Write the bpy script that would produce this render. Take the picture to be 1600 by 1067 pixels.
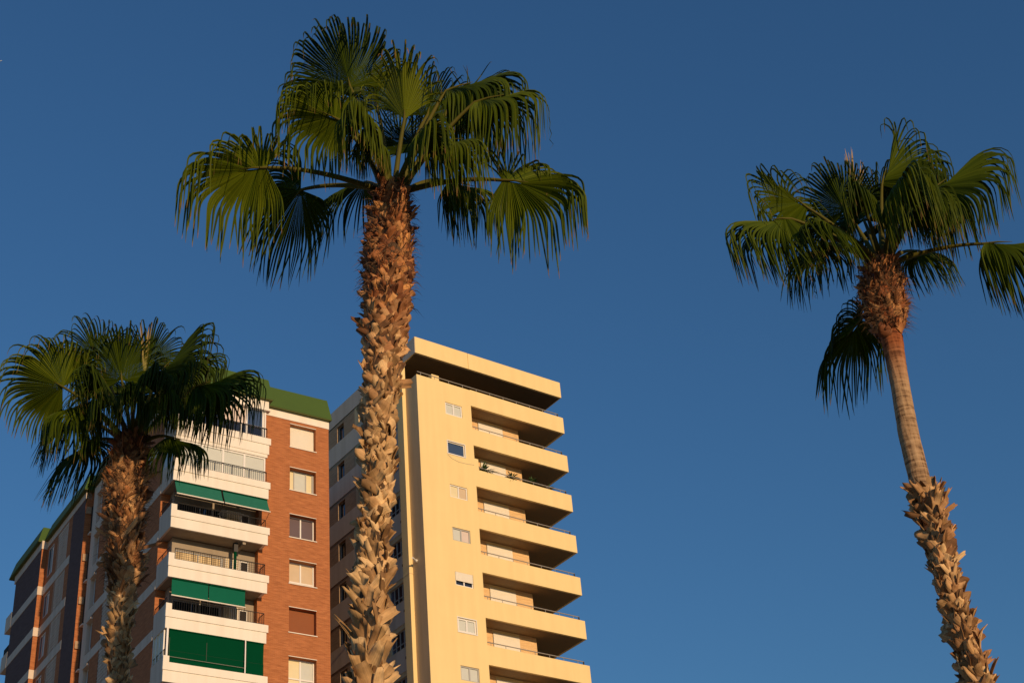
import bpy, math, random
from mathutils import Vector, Matrix
R_ = math.radians
S = bpy.context.scene
for o in list(bpy.data.objects): bpy.data.objects.remove(o)
COL = S.collection
# ------------------------------------------------------------------ camera, sky, sun, exposure
PITCH, ROLL, FPX = R_(33.70), R_(-5.12), 2400.0
CAM = Vector((0, 0, 1.6))
FW = Vector((0, math.cos(PITCH), math.sin(PITCH)))
r0 = Vector((1, 0, 0)); u0 = r0.cross(FW)
RT = r0*math.cos(ROLL) + u0*math.sin(ROLL)
UP = u0*math.cos(ROLL) - r0*math.sin(ROLL)
cd = bpy.data.cameras.new('camera'); cam = bpy.data.objects.new('camera', cd); COL.objects.link(cam)
M = Matrix((RT, UP, -FW)).transposed().to_4x4(); M.translation = CAM
cam.matrix_world = M
cd.sensor_width = 36; cd.lens = FPX/1600*36; cd.clip_start = .1; cd.clip_end = 40000
S.camera = cam
SUN_AZ, SUN_EL = 35.3, 14.0          # degrees from -Y towards +X, elevation
W = bpy.data.worlds.new("World"); S.world = W; W.use_nodes = True
nt = W.node_tree; bg = nt.nodes['Background']
sk = nt.nodes.new('ShaderNodeTexSky'); sk.sky_type = 'NISHITA'; sk.sun_disc = False
sk.sun_elevation = R_(SUN_EL); sk.sun_rotation = R_(180-SUN_AZ); sk.altitude = 0
sk.air_density = 1.6; sk.dust_density = 0.0; sk.ozone_density = 8.0
nt.links.new(sk.outputs[0], bg.inputs[0]); bg.inputs[1].default_value = 0.096
sl = bpy.data.lights.new('sun', 'SUN'); so = bpy.data.objects.new('sun', sl); COL.objects.link(so)
sl.energy = 3.5; sl.angle = R_(.5); sl.color = (1, .69, .39)
sd = Vector((math.sin(R_(SUN_AZ))*math.cos(R_(SUN_EL)), -math.cos(R_(SUN_AZ))*math.cos(R_(SUN_EL)), math.sin(R_(SUN_EL))))
so.rotation_euler = sd.to_track_quat('Z', 'Y').to_euler(); so.location = (20, -20, 30)
S.view_settings.view_transform = 'Standard'; S.view_settings.look = 'None'; S.view_settings.exposure = 0; S.view_settings.gamma = 1
S.render.engine = 'CYCLES'

# ------------------------------------------------------------------ materials
MATS = {}
def mat(name, col, rough=.7, noise=.12, nscale=2.0, bump=0, bscale=30, spec=.4, metallic=0):
    m = bpy.data.materials.new(name); m.use_nodes = True; n = m.node_tree.nodes; l = m.node_tree.links
    b = n['Principled BSDF']; b.inputs['Roughness'].default_value = rough
    b.inputs['Specular IOR Level'].default_value = spec; b.inputs['Metallic'].default_value = metallic
    tc = n.new('ShaderNodeTexCoord'); nz = n.new('ShaderNodeTexNoise'); nz.inputs['Scale'].default_value = nscale
    nz.inputs['Detail'].default_value = 6; nz.inputs['Roughness'].default_value = .65
    l.new(tc.outputs['Object'], nz.inputs['Vector'])
    mx = n.new('ShaderNodeMix'); mx.data_type = 'RGBA'
    mx.inputs['A'].default_value = (*[c*(1-noise) for c in col], 1); mx.inputs['B'].default_value = (*[min(1, c*(1+noise)) for c in col], 1)
    l.new(nz.outputs['Fac'], mx.inputs['Factor']); l.new(mx.outputs['Result'], b.inputs['Base Color'])
    if bump:
        n2 = n.new('ShaderNodeTexNoise'); n2.inputs['Scale'].default_value = bscale; n2.inputs['Detail'].default_value = 5
        l.new(tc.outputs['Object'], n2.inputs['Vector'])
        bp = n.new('ShaderNodeBump'); bp.inputs['Strength'].default_value = bump; bp.inputs['Distance'].default_value = .02
        l.new(n2.outputs['Fac'], bp.inputs['Height']); l.new(bp.outputs[0], b.inputs['Normal'])
    MATS[name] = m; return m
def plaster(name, col, streak=.12):
    """painted render: soft vertical run-off streaks, faint blotches, fine grain"""
    m = mat(name, col, .85, .05, .6, .25, 18, .2); n = m.node_tree.nodes; l = m.node_tree.links
    b = n['Principled BSDF']; src = b.inputs['Base Color'].links[0].from_socket
    tc = n.new('ShaderNodeTexCoord'); mp = n.new('ShaderNodeMapping'); mp.inputs['Scale'].default_value = (1.3, 1.3, .10)
    nz = n.new('ShaderNodeTexNoise'); nz.inputs['Scale'].default_value = 1.6; nz.inputs['Detail'].default_value = 7
    l.new(tc.outputs['Object'], mp.inputs[0]); l.new(mp.outputs[0], nz.inputs['Vector'])
    cr = n.new('ShaderNodeValToRGB'); cr.color_ramp.elements[0].position = .36; cr.color_ramp.elements[1].position = .6
    cr.color_ramp.elements[0].color = (1-streak, 1-streak*1.15, 1-streak*1.4, 1); cr.color_ramp.elements[1].color = (1, 1, 1, 1)
    l.new(nz.outputs['Fac'], cr.inputs[0])
    mu = n.new('ShaderNodeMix'); mu.data_type = 'RGBA'; mu.blend_type = 'MULTIPLY'; mu.inputs['Factor'].default_value = 1
    l.new(src, mu.inputs['A']); l.new(cr.outputs[0], mu.inputs['B']); l.new(mu.outputs['Result'], b.inputs['Base Color'])
    return m
def brick(name, c1, c2, mortar, streak=.25):
    m = bpy.data.materials.new(name); m.use_nodes = True; n = m.node_tree.nodes; l = m.node_tree.links
    b = n['Principled BSDF']; b.inputs['Roughness'].default_value = .85; b.inputs['Specular IOR Level'].default_value = .2
    tc = n.new('ShaderNodeTexCoord'); sp = n.new('ShaderNodeSeparateXYZ'); l.new(tc.outputs['Object'], sp.inputs[0])
    ad = n.new('ShaderNodeMath'); l.new(sp.outputs[0], ad.inputs[0]); l.new(sp.outputs[1], ad.inputs[1])
    cb = n.new('ShaderNodeCombineXYZ'); l.new(ad.outputs[0], cb.inputs[0]); l.new(sp.outputs[2], cb.inputs[1])
    bt = n.new('ShaderNodeTexBrick'); bt.inputs['Scale'].default_value = 1; bt.inputs['Brick Width'].default_value = .25
    bt.inputs['Row Height'].default_value = .065; bt.inputs['Mortar Size'].default_value = .007
    bt.inputs['Color1'].default_value = (*c1, 1); bt.inputs['Color2'].default_value = (*c2, 1); bt.inputs['Mortar'].default_value = (*mortar, 1)
    l.new(cb.outputs[0], bt.inputs['Vector'])
    mp = n.new('ShaderNodeMapping'); mp.inputs['Scale'].default_value = (1.1, 9, 1); l.new(cb.outputs[0], mp.inputs[0])
    nz = n.new('ShaderNodeTexNoise'); nz.inputs['Scale'].default_value = 1.3; nz.inputs['Detail'].default_value = 6; l.new(mp.outputs[0], nz.inputs['Vector'])
    cr = n.new('ShaderNodeValToRGB'); e = cr.color_ramp.elements
    e[0].position = .3; e[0].color = (1-streak, 1-streak, 1-streak, 1); e[1].position = .72; e[1].color = (1.0+streak, 1+streak*1.3, 1+streak*1.6, 1)
    l.new(nz.outputs['Fac'], cr.inputs[0])
    mu = n.new('ShaderNodeMix'); mu.data_type = 'RGBA'; mu.blend_type = 'MULTIPLY'; mu.inputs['Factor'].default_value = 1
    l.new(bt.outputs['Color'], mu.inputs['A']); l.new(cr.outputs[0], mu.inputs['B']); l.new(mu.outputs['Result'], b.inputs['Base Color'])
    bp = n.new('ShaderNodeBump'); bp.inputs['Strength'].default_value = .3; bp.inputs['Distance'].default_value = .01; bp.invert = True
    l.new(bt.outputs['Fac'], bp.inputs['Height']); l.new(bp.outputs[0], b.inputs['Normal'])
    MATS[name] = m; return m
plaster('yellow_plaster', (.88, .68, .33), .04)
plaster('yellow_shade_plaster', (.70, .54, .32), .10)  # yellow plaster darkened in colour for the tower's shaded faces
plaster('cream_plaster', (.88, .82, .72), .06)
plaster('grey_white_plaster', (.72, .60, .49), .10)
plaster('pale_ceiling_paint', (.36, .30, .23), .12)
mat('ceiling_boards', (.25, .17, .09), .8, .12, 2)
brick('red_brick', (.465, .16, .056), (.38, .122, .043), (.44, .20, .09), .2)
brick('shaded_brick', (.15, .085, .072), (.115, .065, .06), (.15, .095, .08), .2)  # red brick recoloured darker and purplish for shade and sky sheen
brick('ochre_brick', (.80, .52, .24), (.72, .44, .19), (.8, .58, .34), .12)
brick('brown_brick', (.46, .30, .18), (.39, .25, .145), (.5, .36, .24), .15)
mat('roof_green', (.052, .105, .013), .75, .12, .8)
mat('roof_edge', (.10, .12, .03), .8)
mat('awning_green', (.006, .12, .072), .9, .10, 3, 0, 30, .1)
mat('awning_faded', (.022, .145, .10), .9, .16, 4, 0, 30, .1)
mat('awning_deep', (.0, .052, .021), .9, .08, 2, 0, 30, .05)
mat('white_frame', (.80, .78, .74), .45, .05)
mat('grey_frame', (.45, .44, .42), .4, .05)
mat('dark_metal', (.035, .032, .03), .5)
mat('rail_metal', (.42, .38, .33), .45, .1, 5, 0, 30, .5, .3)
mat('cream_shutter', (.84, .78, .66), .6, .04)
mat('brown_shutter', (.30, .10, .036), .7, .08)
mat('purple_blind', (.11, .07, .08), .5, .1)
mat('beige_blind', (.62, .48, .32), .6, .1)
mat('pane_pale', (.62, .64, .58), .25, .08, 3)
mat('pane_cream', (.78, .68, .42), .35, .08, 3)
mat('pane_pink', (.70, .58, .50), .35, .08, 3)
mat('glass_dark', (.02, .024, .035), .06, .2, 1, 0, 30, .8)
mat('glass_blue', (.05, .08, .15), .08, .2, 1, 0, 30, .8)
mat('dark_soffit', (.10, .07, .04), .85, .15, 1)
mat('dark_room', (.03, .025, .022), .9)
mat('asphalt', (.05, .05, .052), .9, .3, 3, .3, 80)
mat('paving', (.30, .27, .23), .85, .2, 1.5, .2, 40)
mat('earth', (.27, .195, .11), .95, .3, .05)
mat('terracotta', (.45, .2, .1), .8)
mat('plant_leaf', (.05, .10, .025), .6, .3, 8)
mat('red_flower', (.5, .04, .03), .6)
mat('white_paint', (.8, .8, .8), .4)
# curtains with the shade of vertical folds painted as dark streaks
def curtain(name, c1, c2):
    m = mat(name, c1, .8); n = m.node_tree.nodes; l = m.node_tree.links; b = n['Principled BSDF']
    tc = n.new('ShaderNodeTexCoord'); wv = n.new('ShaderNodeTexNoise'); mp = n.new('ShaderNodeMapping'); mp.inputs['Scale'].default_value = (9, 9, .2)
    l.new(tc.outputs['Object'], mp.inputs[0]); l.new(mp.outputs[0], wv.inputs[0]); wv.inputs['Scale'].default_value = 1.2
    mx = n.new('ShaderNodeMix'); mx.data_type = 'RGBA'; mx.inputs['A'].default_value = (*c1, 1); mx.inputs['B'].default_value = (*c2, 1)
    cr = n.new('ShaderNodeValToRGB'); cr.color_ramp.elements[0].position = .42; cr.color_ramp.elements[1].position = .56
    l.new(wv.outputs['Fac'], cr.inputs[0]); l.new(cr.outputs[0], mx.inputs['Factor']); l.new(mx.outputs['Result'], b.inputs['Base Color'])
curtain('curtain_cream', (.78, .60, .34), (.45, .33, .18))

def attr(n, name):
    a = n.new('ShaderNodeAttribute'); a.attribute_name = name; return a
def leaf_mat(name, c_in, c_out, tip):
    m = bpy.data.materials.new(name); m.use_nodes = True; n = m.node_tree.nodes; l = m.node_tree.links
    b = n['Principled BSDF']; b.inputs['Roughness'].default_value = .45; b.inputs['Specular IOR Level'].default_value = .07
    a = attr(n, 'along'); tn = attr(n, 'tone')
    cr = n.new('ShaderNodeValToRGB'); e = cr.color_ramp.elements
    e[0].position = 0; e[0].color = (*c_in, 1); e[1].position = .78; e[1].color = (*c_out, 1)
    x = e.new(.90); x.color = (*[c*1.4 for c in c_out], 1); x = e.new(1.0); x.color = (*tip, 1)
    l.new(a.outputs['Fac'], cr.inputs[0])
    hs = n.new('ShaderNodeHueSaturation'); l.new(cr.outputs[0], hs.inputs['Color'])
    mr = n.new('ShaderNodeMapRange'); mr.inputs['To Min'].default_value = .5; mr.inputs['To Max'].default_value = 1.5; l.new(tn.outputs['Fac'], mr.inputs['Value']); l.new(mr.outputs[0], hs.inputs['Value'])  # tone scales leaf brightness; fronds in shade get a darker colour
    m2 = n.new('ShaderNodeMapRange'); m2.inputs['To Min'].default_value = .515; m2.inputs['To Max'].default_value = .475; l.new(tn.outputs['Fac'], m2.inputs['Value']); l.new(m2.outputs[0], hs.inputs['Hue'])
    l.new(hs.outputs[0], b.inputs['Base Color'])
    tr = n.new('ShaderNodeBsdfTranslucent'); hs2 = n.new('ShaderNodeHueSaturation'); hs2.inputs['Value'].default_value = 1.3; hs2.inputs['Saturation'].default_value = 1.15
    l.new(hs.outputs[0], hs2.inputs['Color']); l.new(hs2.outputs[0], tr.inputs['Color'])
    ms = n.new('ShaderNodeMixShader'); ms.inputs[0].default_value = .18
    l.new(b.outputs[0], ms.inputs[1]); l.new(tr.outputs[0], ms.inputs[2]); l.new(ms.outputs[0], n['Material Output'].inputs[0])
    MATS[name] = m
leaf_mat('palm_leaf', (.074, .108, .005), (.052, .076, .005), (.26, .15, .05))
leaf_mat('spear_leaf', (.20, .20, .05), (.35, .25, .08), (.45, .28, .12))
mat('petiole_green', (.095, .085, .012), .6, .25, 6, 0, 30, .12)
def boot_mat():
    m = bpy.data.materials.new('leaf_base'); m.use_nodes = True; n = m.node_tree.nodes; l = m.node_tree.links
    b = n['Principled BSDF']; b.inputs['Roughness'].default_value = .72; b.inputs['Specular IOR Level'].default_value = .3
    age = attr(n, 'along'); tn = attr(n, 'tone'); gr = attr(n, 'grain')
    c1 = n.new('ShaderNodeValToRGB'); e = c1.color_ramp.elements     # old weathered
    e[0].color = (.22, .115, .042, 1); e[1].color = (.82, .56, .28, 1); x = e.new(.5); x.color = (.56, .35, .155, 1)
    c2 = n.new('ShaderNodeValToRGB'); e = c2.color_ramp.elements     # young, red brown
    e[0].color = (.10, .028, .008, 1); e[1].color = (.66, .31, .10, 1); x = e.new(.55); x.color = (.34, .115, .036, 1)
    l.new(tn.outputs['Fac'], c1.inputs[0]); l.new(tn.outputs['Fac'], c2.inputs[0])
    mx = n.new('ShaderNodeMix'); mx.data_type = 'RGBA'; l.new(age.outputs['Fac'], mx.inputs['Factor'])
    l.new(c1.outputs[0], mx.inputs['A']); l.new(c2.outputs[0], mx.inputs['B'])
    tc = n.new('ShaderNodeTexCoord'); sp = n.new('ShaderNodeCombineXYZ'); l.new(gr.outputs['Fac'], sp.inputs[0])
    nz = n.new('ShaderNodeTexNoise'); nz.inputs['Scale'].default_value = 26; nz.inputs['Detail'].default_value = 3; l.new(sp.outputs[0], nz.inputs['Vector'])
    nz2 = n.new('ShaderNodeTexNoise'); nz2.inputs['Scale'].default_value = 14; nz2.inputs['Detail'].default_value = 6; l.new(tc.outputs['Object'], nz2.inputs['Vector'])
    av = n.new('ShaderNodeMath'); av.operation = 'ADD'; l.new(nz.outputs['Fac'], av.inputs[0]); l.new(nz2.outputs['Fac'], av.inputs[1])
    mr = n.new('ShaderNodeMapRange'); mr.inputs['From Min'].default_value = .7; mr.inputs['From Max'].default_value = 1.3
    mr.inputs['To Min'].default_value = .62; mr.inputs['To Max'].default_value = 1.22; l.new(av.outputs[0], mr.inputs['Value'])
    hs = n.new('ShaderNodeHueSaturation'); l.new(mx.outputs['Result'], hs.inputs['Color']); l.new(mr.outputs[0], hs.inputs['Value'])
    l.new(hs.outputs[0], b.inputs['Base Color'])
    bp = n.new('ShaderNodeBump'); bp.inputs['Strength'].default_value = .5; bp.inputs['Distance'].default_value = .01
    l.new(av.outputs[0], bp.inputs['Height']); l.new(bp.outputs[0], b.inputs['Normal'])
    MATS['leaf_base'] = m
boot_mat()
mat('trunk_core', (.085, .05, .028), .95, .5, 12, .8, 25)
mat('fibre', (.16, .085, .04), .9, .3, 10)
def smooth_bark():
    m = bpy.data.materials.new('ringed_bark'); m.use_nodes = True; n = m.node_tree.nodes; l = m.node_tree.links
    b = n['Principled BSDF']; b.inputs['Roughness'].default_value = .8; b.inputs['Specular IOR Level'].default_value = .2
    tc = n.new('ShaderNodeTexCoord')
    mp = n.new('ShaderNodeMapping'); mp.inputs['Scale'].default_value = (2.2, 2.2, 17); l.new(tc.outputs['Object'], mp.inputs[0])
    nz = n.new('ShaderNodeTexNoise'); nz.inputs['Scale'].default_value = 1.5; nz.inputs['Detail'].default_value = 7; nz.inputs['Distortion'].default_value = .7; l.new(mp.outputs[0], nz.inputs['Vector'])
    mp2 = n.new('ShaderNodeMapping'); mp2.inputs['Scale'].default_value = (14, 14, 2.0); l.new(tc.outputs['Object'], mp2.inputs[0])
    n2 = n.new('ShaderNodeTexNoise'); n2.inputs['Scale'].default_value = 1.5; n2.inputs['Detail'].default_value = 6; l.new(mp2.outputs[0], n2.inputs['Vector'])
    av = n.new('ShaderNodeMath'); av.operation = 'ADD'; l.new(nz.outputs['Fac'], av.inputs[0]); l.new(n2.outputs['Fac'], av.inputs[1])
    cr = n.new('ShaderNodeValToRGB'); e = cr.color_ramp.elements
    e[0].position = .40; e[0].color = (.15, .085, .045, 1); e[1].position = .62; e[1].color = (.50, .33, .185, 1); x = e.new(.48); x.color = (.36, .225, .12, 1)
    hf = n.new('ShaderNodeMath'); hf.operation = 'MULTIPLY'; hf.inputs[1].default_value = .5; l.new(av.outputs[0], hf.inputs[0]); l.new(hf.outputs[0], cr.inputs[0])
    a = attr(n, 'along'); mx = n.new('ShaderNodeMix'); mx.data_type = 'RGBA'; mx.blend_type = 'MULTIPLY'; mx.inputs['B'].default_value = (.72, .34, .20, 1)
    l.new(a.outputs['Fac'], mx.inputs['Factor']); l.new(cr.outputs[0], mx.inputs['A']); l.new(mx.outputs['Result'], b.inputs['Base Color'])
    bp = n.new('ShaderNodeBump'); bp.inputs['Strength'].default_value = .7; bp.inputs['Distance'].default_value = .02
    l.new(av.outputs[0], bp.inputs['Height']); l.new(bp.outputs[0], b.inputs['Normal'])
    MATS['ringed_bark'] = m
smooth_bark()

# ------------------------------------------------------------------ mesh helpers
class MB:
    def __init__(s): s.v = []; s.f = []; s.mi = []; s.mats = []; s.at = {'along': [], 'tone': [], 'grain': []}; s.use = False
    def m(s, name):
        if name not in s.mats: s.mats.append(name)
        return s.mats.index(name)
    def face(s, pts, m):
        i = len(s.v); s.v += [tuple(p) for p in pts]; s.f.append(tuple(range(i, i+len(pts)))); s.mi.append(s.m(m))
    def box(s, a, b, m):
        x0, y0, z0 = [min(p, q) for p, q in zip(a, b)]; x1, y1, z1 = [max(p, q) for p, q in zip(a, b)]
        i = len(s.v); s.v += [(x, y, z) for z in (z0, z1) for y in (y0, y1) for x in (x0, x1)]
        for q in ((0, 2, 3, 1), (4, 5, 7, 6), (0, 1, 5, 4), (2, 6, 7, 3), (0, 4, 6, 2), (1, 3, 7, 5)):
            s.f.append(tuple(i+k for k in q)); s.mi.append(s.m(m))
    def hexa(s, lo, hi, m):            # two quads (4 pts each) joined
        i = len(s.v); s.v += [tuple(p) for p in lo+hi]
        for q in ((3, 2, 1, 0), (4, 5, 6, 7), (0, 1, 5, 4), (1, 2, 6, 5), (2, 3, 7, 6), (3, 0, 4, 7)):
            s.f.append(tuple(i+k for k in q)); s.mi.append(s.m(m))
    def tube(s, pts, rad, m, k=7):
        pts = [Vector(p) for p in pts]; rad = rad if isinstance(rad, (list, tuple)) else [rad]*len(pts)
        i0 = len(s.v); ref = Vector((.13, .9, .4)).normalized()
        for j, p in enumerate(pts):
            t = (pts[min(j+1, len(pts)-1)]-pts[max(j-1, 0)]).normalized()
            a = t.cross(ref).normalized(); b = t.cross(a)
            for q in range(k):
                an = 2*math.pi*q/k; s.v.append(tuple(p+(a*math.cos(an)+b*math.sin(an))*rad[j]))
        mi = s.m(m)
        for j in range(len(pts)-1):
            for q in range(k):
                a = i0+j*k+q; b = i0+j*k+(q+1) % k; s.f.append((a, b, b+k, a+k)); s.mi.append(mi)
        s.f.append(tuple(i0+q for q in range(k))[::-1]); s.mi.append(mi)
        s.f.append(tuple(i0+(len(pts)-1)*k+q for q in range(k))); s.mi.append(mi)
    def build(s, name, parent=None, smooth=False, bevel=0):
        me = bpy.data.meshes.new(name); me.from_pydata(s.v, [], s.f)
        for q in s.mats: me.materials.append(MATS[q])
        me.polygons.foreach_set('material_index', s.mi)
        if smooth: me.polygons.foreach_set('use_smooth', [True]*len(s.f))
        for k, d in s.at.items():
            if len(d) == len(s.v) and d:
                a = me.attributes.new(k, 'FLOAT', 'POINT'); a.data.foreach_set('value', d)
        me.update()
        o = bpy.data.objects.new(name, me); COL.objects.link(o)
        if parent: o.parent = parent
        return o
def thing(name, label, cat, loc=(0, 0, 0), rz=0, group=None):
    o = bpy.data.objects.new(name, None); COL.objects.link(o); o.location = loc; o.rotation_euler = (0, 0, rz)
    o['label'] = label; o['category'] = cat
    if group: o['group'] = group
    return o
def front(n0): return lambda a, d, z: (a, n0+d, z)       # wall seen from -n
def left(c0): return lambda a, d, z: (c0+d, a, z)        # wall seen from -u
def wall(mb, P, a0, a1, z0, z1, holes, depth, m, mr=None):
    A = sorted({a0, a1, *[h[0] for h in holes], *[h[1] for h in holes]}); Z = sorted({z0, z1, *[h[2] for h in holes], *[h[3] for h in holes]})
    for i in range(len(A)-1):
        for j in range(len(Z)-1):
            ca, cz = (A[i]+A[i+1])/2, (Z[j]+Z[j+1])/2
            if any(h[0] < ca < h[1] and h[2] < cz < h[3] for h in holes): continue
            mb.face([P(A[i], 0, Z[j]), P(A[i+1], 0, Z[j]), P(A[i+1], 0, Z[j+1]), P(A[i], 0, Z[j+1])], m)
    for h in holes:
        c = [(h[0], h[2]), (h[1], h[2]), (h[1], h[3]), (h[0], h[3])]
        for k in range(4):
            p, q = c[k], c[(k+1) % 4]
            mb.face([P(p[0], 0, p[1]), P(q[0], 0, q[1]), P(q[0], depth, q[1]), P(p[0], depth, p[1])], mr or m)
def pbox(mb, P, a0, a1, d0, d1, z0, z1, m): mb.box(P(a0, d0, z0), P(a1, d1, z1), m)
def window(parent, P, a0, a1, z0, z1, d, panes, fm='white_frame', fw=.06, transom=None, sill=None, shutter=None, surround=None, label=None, trm=None):
    """panes: list of (share, material). window = glass mesh; children: frame, sill, roller shutter"""
    g = MB(); tot = sum(p[0] for p in panes); x = a0
    edges = [a0]
    for sh, pm in panes:
        x2 = x+(a1-a0)*sh/tot; g.face([P(x, d, z0), P(x2, d, z0), P(x2, d, z1), P(x, d, z1)], pm); x = x2; edges.append(x)
    if trm:
        g.face([P(a0, d-.004, z0), P(a1, d-.004, z0), P(a1, d-.004, transom), P(a0, d-.004, transom)], trm)
    w = g.build('window', parent)
    if label: w['label'] = label
    if fm:
        f = MB(); t = .05
        pbox(f, P, a0, a1, d-t, d-.006, z0, z0+fw, fm); pbox(f, P, a0, a1, d-t, d-.006, z1-fw, z1, fm)
        pbox(f, P, a0, a0+fw, d-t, d-.006, z0+fw, z1-fw, fm); pbox(f, P, a1-fw, a1, d-t, d-.006, z0+fw, z1-fw, fm)
        for e in edges[1:-1]: pbox(f, P, e-fw*.6, e+fw*.6, d-t+.004, d-.006, z0+fw, z1-fw, fm)
        if transom: pbox(f, P, a0+fw, a1-fw, d-t+.008, d-.006, transom-fw/2, transom+fw/2, fm)
        f.build('window_frame', w)
    if sill:
        f = MB(); pbox(f, P, a0-.05, a1+.05, -.05, d-.055, z0-.05, z0-.002, sill); f.build('window_sill', w)
        f = MB(); pbox(f, P, a0-.02, a1+.02, -.03, .02, z1+.002, z1+.035, sill); f.build('lintel_trim', w)
    if surround:
        f = MB(); q = .055
        pbox(f, P, a0-q, a1+q, -.03, .03, z1+.003, z1+q, surround); pbox(f, P, a0-q, a1+q, -.03, .03, z0-q, z0-.003, surround)
        pbox(f, P, a0-q, a0-.003, -.028, .03, z0, z1, surround); pbox(f, P, a1+.003, a1+q, -.028, .03, z0, z1, surround); f.build('window_surround', w)
    if shutter:
        zb, sm = shutter; f = MB(); k = int((z1-zb)/.06)
        for i in range(k):
            za = zb+i*(z1-zb)/k; zc = za+(z1-zb)/k
            f.face([P(a0+.02, d-.09, za), P(a1-.02, d-.09, za), P(a1-.02, d-.104, (za+zc)/2), P(a0+.02, d-.104, (za+zc)/2)], sm)
            f.face([P(a0+.02, d-.104, (za+zc)/2), P(a1-.02, d-.104, (za+zc)/2), P(a1-.02, d-.09, zc), P(a0+.02, d-.09, zc)], sm)
        f.build('roller_shutter', w)
    return w

# ------------------------------------------------------------------ ground
g = MB(); g.face([(-9000, -3000, 0), (9000, -3000, 0), (9000, 16000, 0), (-9000, 16000, 0)], 'earth'); o = g.build('ground'); o['kind'] = 'structure'
g = MB(); g.face([(-80, -8, .004), (80, -8, .004), (80, 9, .004), (-80, 9, .004)], 'asphalt'); o = g.build('road'); o['kind'] = 'structure'
g = MB(); g.box((-80, 9, 0), (80, 68, .13), 'paving'); o = g.build('pavement'); o['kind'] = 'structure'

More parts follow.
